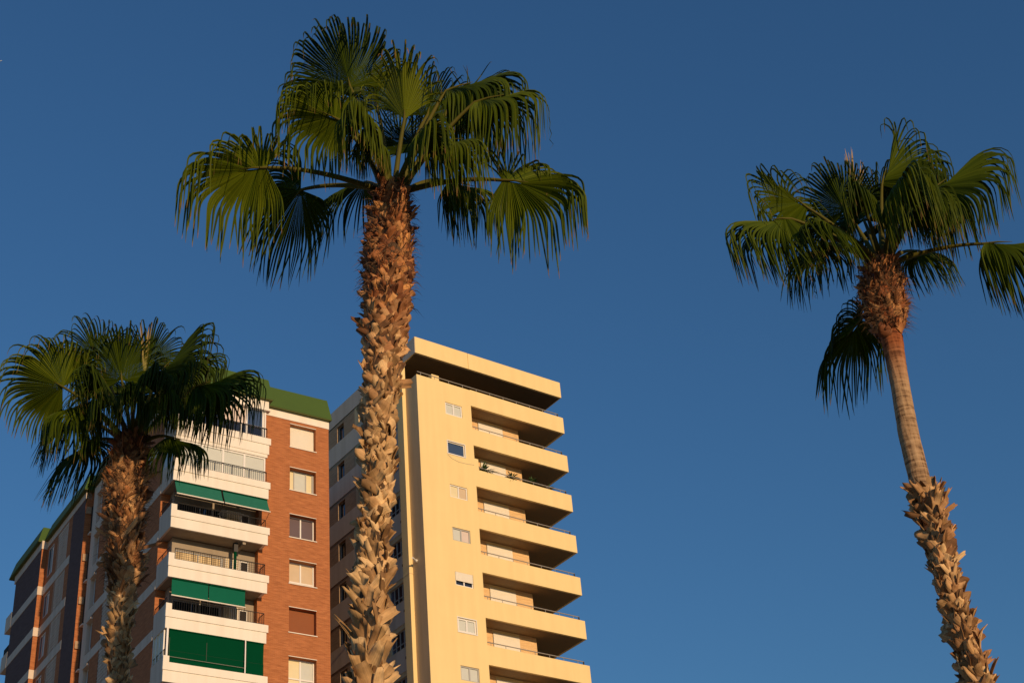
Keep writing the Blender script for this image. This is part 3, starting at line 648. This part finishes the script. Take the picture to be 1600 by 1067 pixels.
def boots(path, z0, z1, spec, name, parent, seed, dens=1.0):
    """old leaf bases: curved woody plates with ragged ends, laid crosswise round the trunk"""
    r = random.Random(seed); mb = MB(); mi = mb.m('leaf_base'); th = 0; z = z0
    AT = mb.at
    while z < z1:
        c_, rad, t = lerp_path(path, z); s = spec(z); w0, L0, lean0, age, spl = s
        z += (w0*L0*.30)/(2*math.pi*rad)*1.0/dens
        th += 2.39996+r.uniform(-.25, .25)
        a = t.cross(Vector((0, 1, 0))).normalized(); b = a.cross(t)
        er = a*math.cos(th)+b*math.sin(th); et = t.cross(er)
        if er.y > .55: continue                     # the far side that no viewpoint near the camera shows stays bare core
        tilt = r.choice((-1, 1))*r.uniform(.25, 1.2)*spl + r.uniform(-.15, .15)
        e1 = et*math.cos(tilt)+t*math.sin(tilt); e2 = t*math.cos(tilt)-et*math.sin(tilt)
        w = w0*r.uniform(.7, 1.35); L = L0*r.uniform(.55, 1.2); 
        if r.random() < .3: w *= .55; L *= 1.5; tilt *= 1.2
        lean = lean0*r.uniform(.1, 1.0)*(.6 if L > L0*1.3 else 1); curl = r.uniform(-.35, .55)*L*(.6+lean0)
        tone = min(1, max(0, r.gauss(.48, .30))); ag = min(1, max(0, age+r.uniform(-.25, .25)))
        base = c_+er*(rad*.76)-t*L*.25
        NX, NY = 5, 5; gph = r.uniform(0, 50); notch = r.uniform(-.25, .35)*spl; cup = r.uniform(.15, .75); tw = r.uniform(-.35, .35)
        jag = [r.uniform(-.09, .05) for _ in range(NX)]; bulge = r.uniform(.03, .30); tip = r.uniform(.1, .65)
        i0 = len(mb.v)
        for side in (0, 1):
            for j in range(NY):
                y = j/(NY-1)
                for i in range(NX):
                    x = -1+2*i/(NX-1); yy = y*(1+y*(jag[i]-notch*(1-abs(x))))
                    ww = w*(.92+.25*yy-tip*yy**2.2)
                    off = lean*yy*L+curl*yy*yy+bulge*(1-x*x)*w*(.35+.65*yy)*.7-cup*x*x*w*.25+tw*x*yy*w
                    p = base+e1*(x*ww/2)+e2*(yy*L)+er*(off+(0 if side == 0 else -.013*(1.2-yy*.5)))
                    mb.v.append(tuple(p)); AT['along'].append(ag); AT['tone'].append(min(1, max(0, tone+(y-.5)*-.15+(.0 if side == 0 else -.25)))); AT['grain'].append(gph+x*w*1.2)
        n = NX*NY
        for j in range(NY-1):
            for i in range(NX-1):
                q = i0+j*NX+i; mb.f.append((q, q+1, q+NX+1, q+NX)); mb.mi.append(mi); q += n; mb.f.append((q, q+NX, q+NX+1, q+1)); mb.mi.append(mi)
        for i in range(NX-1):
            q = i0+(NY-1)*NX+i; mb.f.append((q, q+1, q+1+n, q+n)); mb.mi.append(mi)
        for j in range(NY-1):
            for e in (0, NX-1):
                q = i0+j*NX+e; mb.f.append((q, q+NX, q+NX+n, q+n)); mb.mi.append(mi)
    o = mb.build(name, parent, smooth=True); o['kind'] = 'stuff'; return o
def fibres(path, z0, z1, n, parent, seed, ln=.16):
    r = random.Random(seed); mb = MB()
    for i in range(n):
        z = r.uniform(z0, z1); c_, rad, t = lerp_path(path, z); th = r.uniform(0, 6.28)
        a = t.cross(Vector((0, 1, 0))).normalized(); b = a.cross(t); er = a*math.cos(th)+b*math.sin(th); et = t.cross(er)
        if er.y > .6: continue
        p = c_+er*rad*.9; d = (er*r.uniform(.2, 1)+et*r.uniform(-1, 1)+t*r.uniform(-.6, .9)).normalized(); L = ln*r.uniform(.4, 1.2)
        q = p+d*L*.5+t*.01; e = p+d*L-Vector((0, 0, L*.3)); w = d.cross(er).normalized()*.003 if abs(d.dot(er)) < .98 else et*.003
        mb.face([p-w, p+w, q+w, q-w], 'fibre'); mb.face([q-w, q+w, e], 'fibre')
    o = mb.build('trunk_fibre', parent); o['kind'] = 'stuff'
ZV = Vector((0, 0, 1))
def frond(parent, C0, H, T, face=.6, Rb=1.05, span=118, segs=76, s0=.44, K=26, fold=.25, push=.3, seed=0, tone=.5, pw=.022, sag=.12, name='frond', matl='palm_leaf', nrm=None, arch=.0, rach=.0):
    r = random.Random(seed*7+3)
    a = (T-H).normalized(); V = (CAM-H).normalized()
    n = ZV*(1-face)+V*face
    if nrm is not None: n = Vector(nrm)
    n = (n-a*n.dot(a)).normalized(); b = n.cross(a).normalized()
    mb = MB(); mi = mb.m(matl); NS = 17; AT = mb.at
    for i in range(segs):
        ph = R_(span)*(-1+2*(i+.5)/segs); dph = 2*R_(span)/segs
        f = abs(ph)/R_(span)
        L = Rb*(1-.34*f**1.6)*r.uniform(.92, 1.06); cut = s0*(1-.12*f)+r.uniform(-.05, .05)
        d = (a*math.cos(ph)+b*math.sin(ph)-n*(fold*abs(math.sin(ph))+arch*.3)).normalized()
        w = (n.cross(d)).normalized(); p = H+d*.01+a*rach*Rb*(1-f)-n*rach*Rb*.25*(1-f)**2
        tw = r.uniform(-.5, .5); tn = min(1, max(0, tone+r.gauss(0, .16))); out = n*r.uniform(.2, 1)*push + w*r.uniform(-.12, .12)
        kk = K*r.uniform(.75, 1.35); i0 = len(mb.v); r_pl = r.choice((.6, .9, 1.2)); broke = r.random() < .07; tipk = r.uniform(0, .12)
        for j in range(NS):
            s = j/(NS-1); ds = L/(NS-1)
            if j:
                kb = kk*max(0, s-cut*.9)/(NS-1)*1.0
                if broke and s > .6: kb *= 1.8
                g_ = (-ZV+d*d.z)*1.15-ZV*.12*max(0, s-.6); d = (d+(g_+out+n*push*1.6*max(0, d.z))*kb+(-ZV)*(.05+arch*.1)/(NS-1)*3).normalized()
                w = (w-d*w.dot(d)).normalized(); p = p+d*ds
            nn = d.cross(w)
            if s <= cut: hw = (s*L*math.tan(dph/2)*math.sqrt(1+fold*fold)+rach*Rb*1.1/segs)*1.04; fd = .62*r_pl
            else:
                q = (s-cut)/(1-cut); hw = min((cut*L*math.tan(dph/2)*math.sqrt(1+fold*fold)+rach*Rb*1.1/segs)*1.12, .0205-.005*min(1, q*3))*(1-q)**.5; fd = (.62-.2*q)*r_pl
                w = (w*math.cos(tw*.12)+nn*math.sin(tw*.12)).normalized()
            hw = max(hw, .0012)
            mb.v += [tuple(p-w*hw), tuple(p+nn*hw*fd*2), tuple(p+w*hw)]
            al = min(1, s*(.93+tipk)); AT['along'] += [al]*3; AT['tone'] += [tn]*3; AT['grain'] += [0]*3
        for j in range(NS-1):
            q = i0+j*3; mb.f += [(q, q+1, q+4, q+3), (q+1, q+2, q+5, q+4)]; mb.mi += [mi, mi]
    o = mb.build(name, parent)
    # petiole: from the crown to the hub, running a little into the blade
    pb = MB(); mid = C0.lerp(H, .55)+ZV*sag*(H-C0).length; P_ = []
    for j in range(11):
        s = j/10; P_.append(C0*(1-s)**2+mid*2*s*(1-s)+H*s*s)
    P_.append(H+a*(.07+rach*.4)); P_.append(H+a*(.16+rach*.8)-n*rach*.12)
    pb.tube(P_, [pw*(1.55-.75*j/10) for j in range(11)]+[pw*.5, pw*.12], 'petiole_green', 7); pb.build('petiole', o, smooth=True)
    return o
def spear(parent, p0, p1, r_=.03, seed=0):
    mb = MB(); r = random.Random(seed); AT = mb.at; mi = mb.m('spear_leaf')
    for k in range(9):
        q = p0+Vector((r.uniform(-.02, .02), r.uniform(-.02, .02), 0)); e = p1+Vector((r.uniform(-.09, .09), r.uniform(-.08, .08), r.uniform(-.25, .0)))
        w = (e-q).cross(Vector((r.uniform(-1, 1), 1, 0))).normalized(); i0 = len(mb.v)
        for j in range(6):
            s = j/5; p = q.lerp(e, s); h = r_*.32*(1-s)**.7+.001; mb.v += [tuple(p-w*h), tuple(p+w*h)]; AT['along'] += [s]*2; AT['tone'] += [.6]*2; AT['grain'] += [0]*2
        for j in range(5): a = i0+2*j; mb.f.append((a, a+1, a+3, a+2)); mb.mi.append(mi)
    mb.build('spear_leaf', parent)
def frange(a, b, n): return [a+(b-a)*i/(n-1) for i in range(n)]

def palm(label, Y, trunk_px, crown_px, fronds, group, rdef=1.05, spears=()):
    path = make_path(trunk_px, Y); base = path[-1][0]
    t = thing('palm_tree', label, 'palm tree', tuple(base), 0, group)
    ld = lambda o: (setattr(o, 'matrix_parent_inverse', Matrix.Translation(-base)), o)[1]
    return t, path, ld
TENT = dict(face=.22, fold=.95, rach=.20, K=24, s0=.27, span=116, push=.3)
TENT2 = dict(face=.45, fold=.6, rach=.15, K=24, s0=.31, span=120, push=.6)
def tent(**k): return {**TENT, **k}
def tent2(**k): return {**TENT2, **k}
def add_fronds(t, Y, C, lst, rdef, seed0):
    for i, f in enumerate(lst):
        hx, hy, hd, tx, ty, td = f[:6]; kw = dict(f[6]) if len(f) > 6 else {}
        H = at(hx, hy, Y+hd); T = at(tx, ty, Y+td); c0 = kw.pop('c', None)
        C0 = at(*c0, Y) if c0 else C+Vector(((H-C).x*.08, (H-C).y*.12, -.05))
        kw['Rb'] = kw.get('Rb', rdef)*1.30; kw['s0'] = kw.get('s0', .44)*.95; kw['K'] = kw.get('K', 15)*1.5; kw['push'] = kw.get('push', .45)
        frond(t, C0, H, T, seed=seed0+i, **kw)
GRP = 'fan palms in front of the apartment buildings'
def fix(t):
    inv = Matrix.Translation(-Vector(t.location))
    for c in t.children:
        for v in ([c]+list(c.children)):
            pass
        c.matrix_parent_inverse = inv
# --- middle palm
Y1 = 12.6
t1, p1, _ = palm('tallest palm, thick tan scaly trunk, standing between the brick and yellow buildings', Y1,
    [(612, 290, 24), (612, 320, 33), (610, 360, 38), (607, 410, 42), (603, 500, 40), (597, 600, 32), (591, 700, 27.5), (588, 800, 27.5), (582, 900, 26.5), (578, 1000, 27), (575, 1060, 32)], None, None, None)
def zat(x, y, Y): return at(x, y, Y).z
zT = zat(612, 292, Y1)
core(p1, frange(0, zT-.02, 90), lambda z: .78, 'trunk', t1, 'trunk_core', rough=.03, seed=1)
za, zb_, zc = zat(604, 440, Y1), zat(593, 680, Y1), zat(582, 800, Y1)
def spec1(z):
    up = max(0, min(1, (z-zb_)/(za-zb_)))
    lowr = max(0, min(1, (zc-z)/(zc-zat(578, 1000, Y1))))
    return (.118-.005*up+.02*lowr, .122+.09*lowr-.01*up, .06+.20*up+.12*lowr, .05+.9*up, 1.0-.25*lowr)
boots(p1, zat(575, 1130, Y1), zT-.08, spec1, 'old_leaf_bases', t1, 11, 1.15)
fibres(p1, za-.3, zT, 900, t1, 3)
C1 = at(613, 300, Y1)
F1 = [
 (547, 136, .2, 524, 20, .2, dict(face=.9, Rb=1.12, span=84, tone=.15, K=19, s0=.54, push=.9, fold=.35)),
 (535, 190, -.35, 450, 148, -.5, tent2(Rb=.92, tone=.6, face=.66, fold=.5)),
 (416, 262, -.4, 330, 264, -.5, tent2(Rb=1.08, tone=.75, fold=.5, face=.66, c=(585, 295))),
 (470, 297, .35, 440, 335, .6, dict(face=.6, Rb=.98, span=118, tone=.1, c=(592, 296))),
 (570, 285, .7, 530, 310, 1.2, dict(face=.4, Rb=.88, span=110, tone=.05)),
 (632, 187, -.15, 630, 60, -.1, dict(face=1.0, Rb=1.03, span=27, tone=1.3, K=20, s0=.62, fold=.9, push=.35, segs=32)),
 (668, 180, .7, 690, 85, .9, dict(face=.8, Rb=.85, span=90, tone=.1, push=.8)),
 (697, 142, .1, 790, 105, .1, tent(Rb=.95, tone=.35, face=.1, s0=.36, fold=1.1)),
 (742, 160, -.25, 826, 132, -.35, tent(Rb=.9, tone=.55)),
 (690, 222, -.4, 745, 208, -.7, tent(Rb=.78, tone=.75, c=(630, 290))),
 (785, 282, -.2, 875, 284, -.3, tent2(Rb=1.10, tone=.5, fold=.5, face=.58, c=(640, 297))),
 (700, 284, .7, 758, 290, .9, tent(Rb=.72, tone=.35, c=(638, 297))),
 (568, 195, -.5, 556, 155, -.9, tent(Rb=.72, tone=.65, face=.3)),
 (655, 215, -.45, 678, 178, -.8, tent(Rb=.68, tone=.6, face=.3)),
 (590, 225, -.3, 575, 200, -.6, tent(Rb=.55, tone=.5, face=.3)),
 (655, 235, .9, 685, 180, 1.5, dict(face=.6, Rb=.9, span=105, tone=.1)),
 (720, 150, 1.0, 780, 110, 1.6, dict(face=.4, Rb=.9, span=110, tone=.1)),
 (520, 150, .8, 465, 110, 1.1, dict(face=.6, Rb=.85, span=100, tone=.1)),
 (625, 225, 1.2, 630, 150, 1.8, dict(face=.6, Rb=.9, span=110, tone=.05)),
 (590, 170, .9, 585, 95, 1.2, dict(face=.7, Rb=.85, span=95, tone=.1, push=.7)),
]
add_fronds(t1, Y1, C1, F1, 1.0, 100)
# --- left palm
Y2 = 18.2
t2, p2, _ = palm('shortest palm with dark crown and shaggy brown trunk, in front of the brick block', Y2,
    [(207, 678, 20), (205, 700, 25), (200, 735, 32), (197, 780, 31.5), (195, 830, 30), (194, 890, 26), (191, 950, 19), (187, 1000, 17), (186, 1060, 17)], None, None, None)
zT2 = zat(207, 680, Y2)
core(p2, frange(0, zT2-.02, 90), .76, 'trunk', t2, 'trunk_core', rough=.03, seed=2)
zq = zat(193, 915, Y2); zr_ = zat(191, 950, Y2)
def spec2(z):
    up = max(0, min(1, (z-zr_)/(zq-zr_)))
    top = max(0, min(1, (z-zat(200, 820, Y2))/(zT2-zat(200, 820, Y2))))
    return (.15-.05*up, .14+.045*up, .04+.20*up, .10+.5*up+.25*top, 1.0)
boots(p2, zat(186, 1130, Y2), zT2-.08, spec2, 'old_leaf_bases', t2, 22, 1.2)
fibres(p2, zq, zT2, 1500, t2, 5, .2)
C2 = at(208, 690, Y2)
F2 = [  # low tones put the crown's shade into the leaf colour
 (98, 604, -.4, 25, 562, -.6, dict(face=.95, Rb=.95, span=118, tone=.6, K=15, s0=.55, fold=.4, push=.5)),
 (190, 593, -.2, 186, 510, -.2, dict(face=1.0, Rb=.95, span=108, tone=.25, K=17, s0=.55, push=.8, fold=.4)),
 (245, 590, -.3, 296, 515, -.35, tent(Rb=1.0, tone=.05, nrm=(-.7, -.2, .5), s0=.42)),
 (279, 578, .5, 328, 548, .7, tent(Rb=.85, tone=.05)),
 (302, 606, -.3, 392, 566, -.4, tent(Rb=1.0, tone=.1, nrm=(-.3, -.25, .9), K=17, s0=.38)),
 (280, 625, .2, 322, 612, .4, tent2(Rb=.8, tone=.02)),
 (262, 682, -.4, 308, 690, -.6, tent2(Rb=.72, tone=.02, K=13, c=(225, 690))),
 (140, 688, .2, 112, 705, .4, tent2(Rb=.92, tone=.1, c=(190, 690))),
 (208, 620, -.5, 206, 590, -.9, tent(Rb=.6, tone=.15, face=.3)),
 (138, 630, -.3, 105, 636, -.6, tent2(Rb=.92, tone=.3)),
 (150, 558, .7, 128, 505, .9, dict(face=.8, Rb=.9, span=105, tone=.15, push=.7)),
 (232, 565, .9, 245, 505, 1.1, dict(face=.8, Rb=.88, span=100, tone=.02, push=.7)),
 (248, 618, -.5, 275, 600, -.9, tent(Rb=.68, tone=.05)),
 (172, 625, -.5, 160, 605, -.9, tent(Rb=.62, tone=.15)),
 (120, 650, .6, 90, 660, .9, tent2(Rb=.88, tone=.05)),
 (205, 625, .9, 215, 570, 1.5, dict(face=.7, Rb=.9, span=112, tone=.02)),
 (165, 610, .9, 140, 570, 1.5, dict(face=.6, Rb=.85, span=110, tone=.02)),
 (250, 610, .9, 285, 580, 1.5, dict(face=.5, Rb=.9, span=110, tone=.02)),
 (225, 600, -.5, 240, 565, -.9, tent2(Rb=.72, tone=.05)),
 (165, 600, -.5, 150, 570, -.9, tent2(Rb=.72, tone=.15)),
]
add_fronds(t2, Y2, C2, F2, .95, 200)
spear(t2, at(226, 580, Y2), at(231, 500, Y2), .05, 2)
# --- right palm
Y3 = 15.2
t3, p3, _ = palm('slender leaning palm with bare ringed upper trunk, alone against open sky', Y3,
    [(1378, 402, 14), (1378, 420, 26), (1378, 440, 33), (1381, 480, 39), (1387, 510, 30), (1394, 532, 17), (1399, 560, 15.5), (1406, 600, 14.5), (1420, 680, 16), (1437, 750, 16.5), (1442, 762, 17), (1448, 772, 22), (1456, 800, 25.5), (1464, 850, 24), (1478, 900, 22), (1491, 950, 21), (1508, 1000, 23), (1527, 1060, 26)], None, None, None)
zT3 = zat(1378, 404, Y3); z_b0 = zat(1393, 528, Y3); z_l1 = zat(1445, 768, Y3)
def sc3(z):
    if z_l1-.05 < z < z_b0+.0: return 1.0
    if z >= z_b0: return .80
    return .78
core(p3, frange(0, zT3-.02, 170), sc3, 'trunk', t3, 'ringed_bark', (zat(1408, 610, Y3), zat(1396, 540, Y3)), .012, 3)
def spec3(z):
    if z > z_b0-.1:
        q = (z-z_b0)/(zT3-z_b0); return (.125-.035*q, .135, .06+.26*q, .95, 1.0)
    q = max(0, min(1, (z-z_l1+.45)/.45)); return (.125+.03*q, .14+.03*q, .18+.35*q, .34, .9)
boots(p3, z_b0+.02, zT3-.06, spec3, 'old_leaf_bases', t3, 33, 1.25)
boots(p3, zat(1540, 1130, Y3), z_l1+.02, spec3, 'old_leaf_bases', t3, 34, 1.2)
fibres(p3, z_b0+.1, zT3, 1500, t3, 7)
C3 = at(1378, 410, Y3)
F3 = [
 (1236, 342, -.4, 1162, 338, -.6, tent2(Rb=1.08, tone=.45, face=.4)),
 (1262, 325, -.2, 1215, 288, -.3, tent2(Rb=1.0, tone=.5)),
 (1320, 329, .3, 1285, 256, .4, dict(face=.95, Rb=.90, span=108, tone=.05, K=16, s0=.5, push=.8, fold=.4)),
 (1378, 290, .1, 1394, 200, .1, tent(Rb=.95, tone=.5, nrm=(-.9, -.5, .2), s0=.42)),
 (1404, 283, .4, 1444, 222, .5, tent(Rb=.92, tone=.15, nrm=(-.6, -.3, .6))),
 (1452, 302, -.2, 1528, 225, -.25, tent(Rb=1.12, tone=.35, nrm=(-.55, -.3, .7), s0=.42)),
 (1400, 300, -.5, 1412, 268, -.9, tent(Rb=1.0, tone=.6)),
 (1538, 381, -.3, 1600, 372, -.4, tent(Rb=1.0, tone=.35, c=(1392, 412))),
 (1425, 392, .5, 1472, 390, .8, tent2(Rb=.75, tone=.4, c=(1390, 412))),
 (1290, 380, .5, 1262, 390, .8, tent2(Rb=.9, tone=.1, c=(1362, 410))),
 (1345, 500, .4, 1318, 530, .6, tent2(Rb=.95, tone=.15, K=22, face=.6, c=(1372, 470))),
 (1350, 320, -.4, 1335, 288, -.7, tent(Rb=.68, tone=.4)),
 (1375, 325, .9, 1370, 250, 1.2, dict(face=.7, Rb=.88, span=105, tone=.05, push=.7)),
 (1426, 325, -.3, 1456, 298, -.6, tent(Rb=.75, tone=.4)),
 (1308, 355, -.4, 1280, 338, -.7, tent2(Rb=.78, tone=.4)),
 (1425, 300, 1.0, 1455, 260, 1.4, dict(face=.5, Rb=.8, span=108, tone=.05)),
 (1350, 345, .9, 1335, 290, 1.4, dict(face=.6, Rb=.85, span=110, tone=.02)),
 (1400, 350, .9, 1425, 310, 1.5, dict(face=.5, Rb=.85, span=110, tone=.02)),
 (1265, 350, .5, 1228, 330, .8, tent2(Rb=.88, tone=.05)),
]
add_fronds(t3, Y3, C3, F3, .95, 300)
spear(t3, at(1338, 300, Y3+.5), at(1322, 230, Y3+.5), .05, 5)
spear(t3, at(1342, 300, Y3+.5), at(1338, 245, Y3+.6), .04, 6)
for t in (t1, t2, t3): fix(t)

# ------------------------------------------------------------------ distant aircraft at the left edge of the sky
v = (FW*FPX + RT*(-801) - UP*(96-533.5)).normalized(); pa = CAM+v*9000
pl = thing('aeroplane', 'tiny white aeroplane high in the blue sky at the far left', 'aeroplane', tuple(pa), R_(170))
k = MB(); k.tube([(-16, 0, 0), (-14, 0, 0), (-8, 0, 0), (10, 0, 0), (16, 0, .8)], [.3, 1.6, 2.0, 2.0, .4], 'white_paint', 10); k.build('fuselage', pl)
for s in (-1, 1):
    k = MB(); k.hexa([(-3, s*1.5, -.5), (3, s*1.5, -.5), (7, s*16, .4), (5, s*16, .4)], [(-3, s*1.5, .1), (3, s*1.5, .1), (7, s*16, .7), (5, s*16, .7)], 'white_paint'); k.build('wing', pl)
k = MB(); k.hexa([(11, -.2, 1), (15, -.2, 1), (16, -.2, 6), (14, -.2, 6)], [(11, .2, 1), (15, .2, 1), (16, .2, 6), (14, .2, 6)], 'white_paint'); k.build('tail_fin', pl)
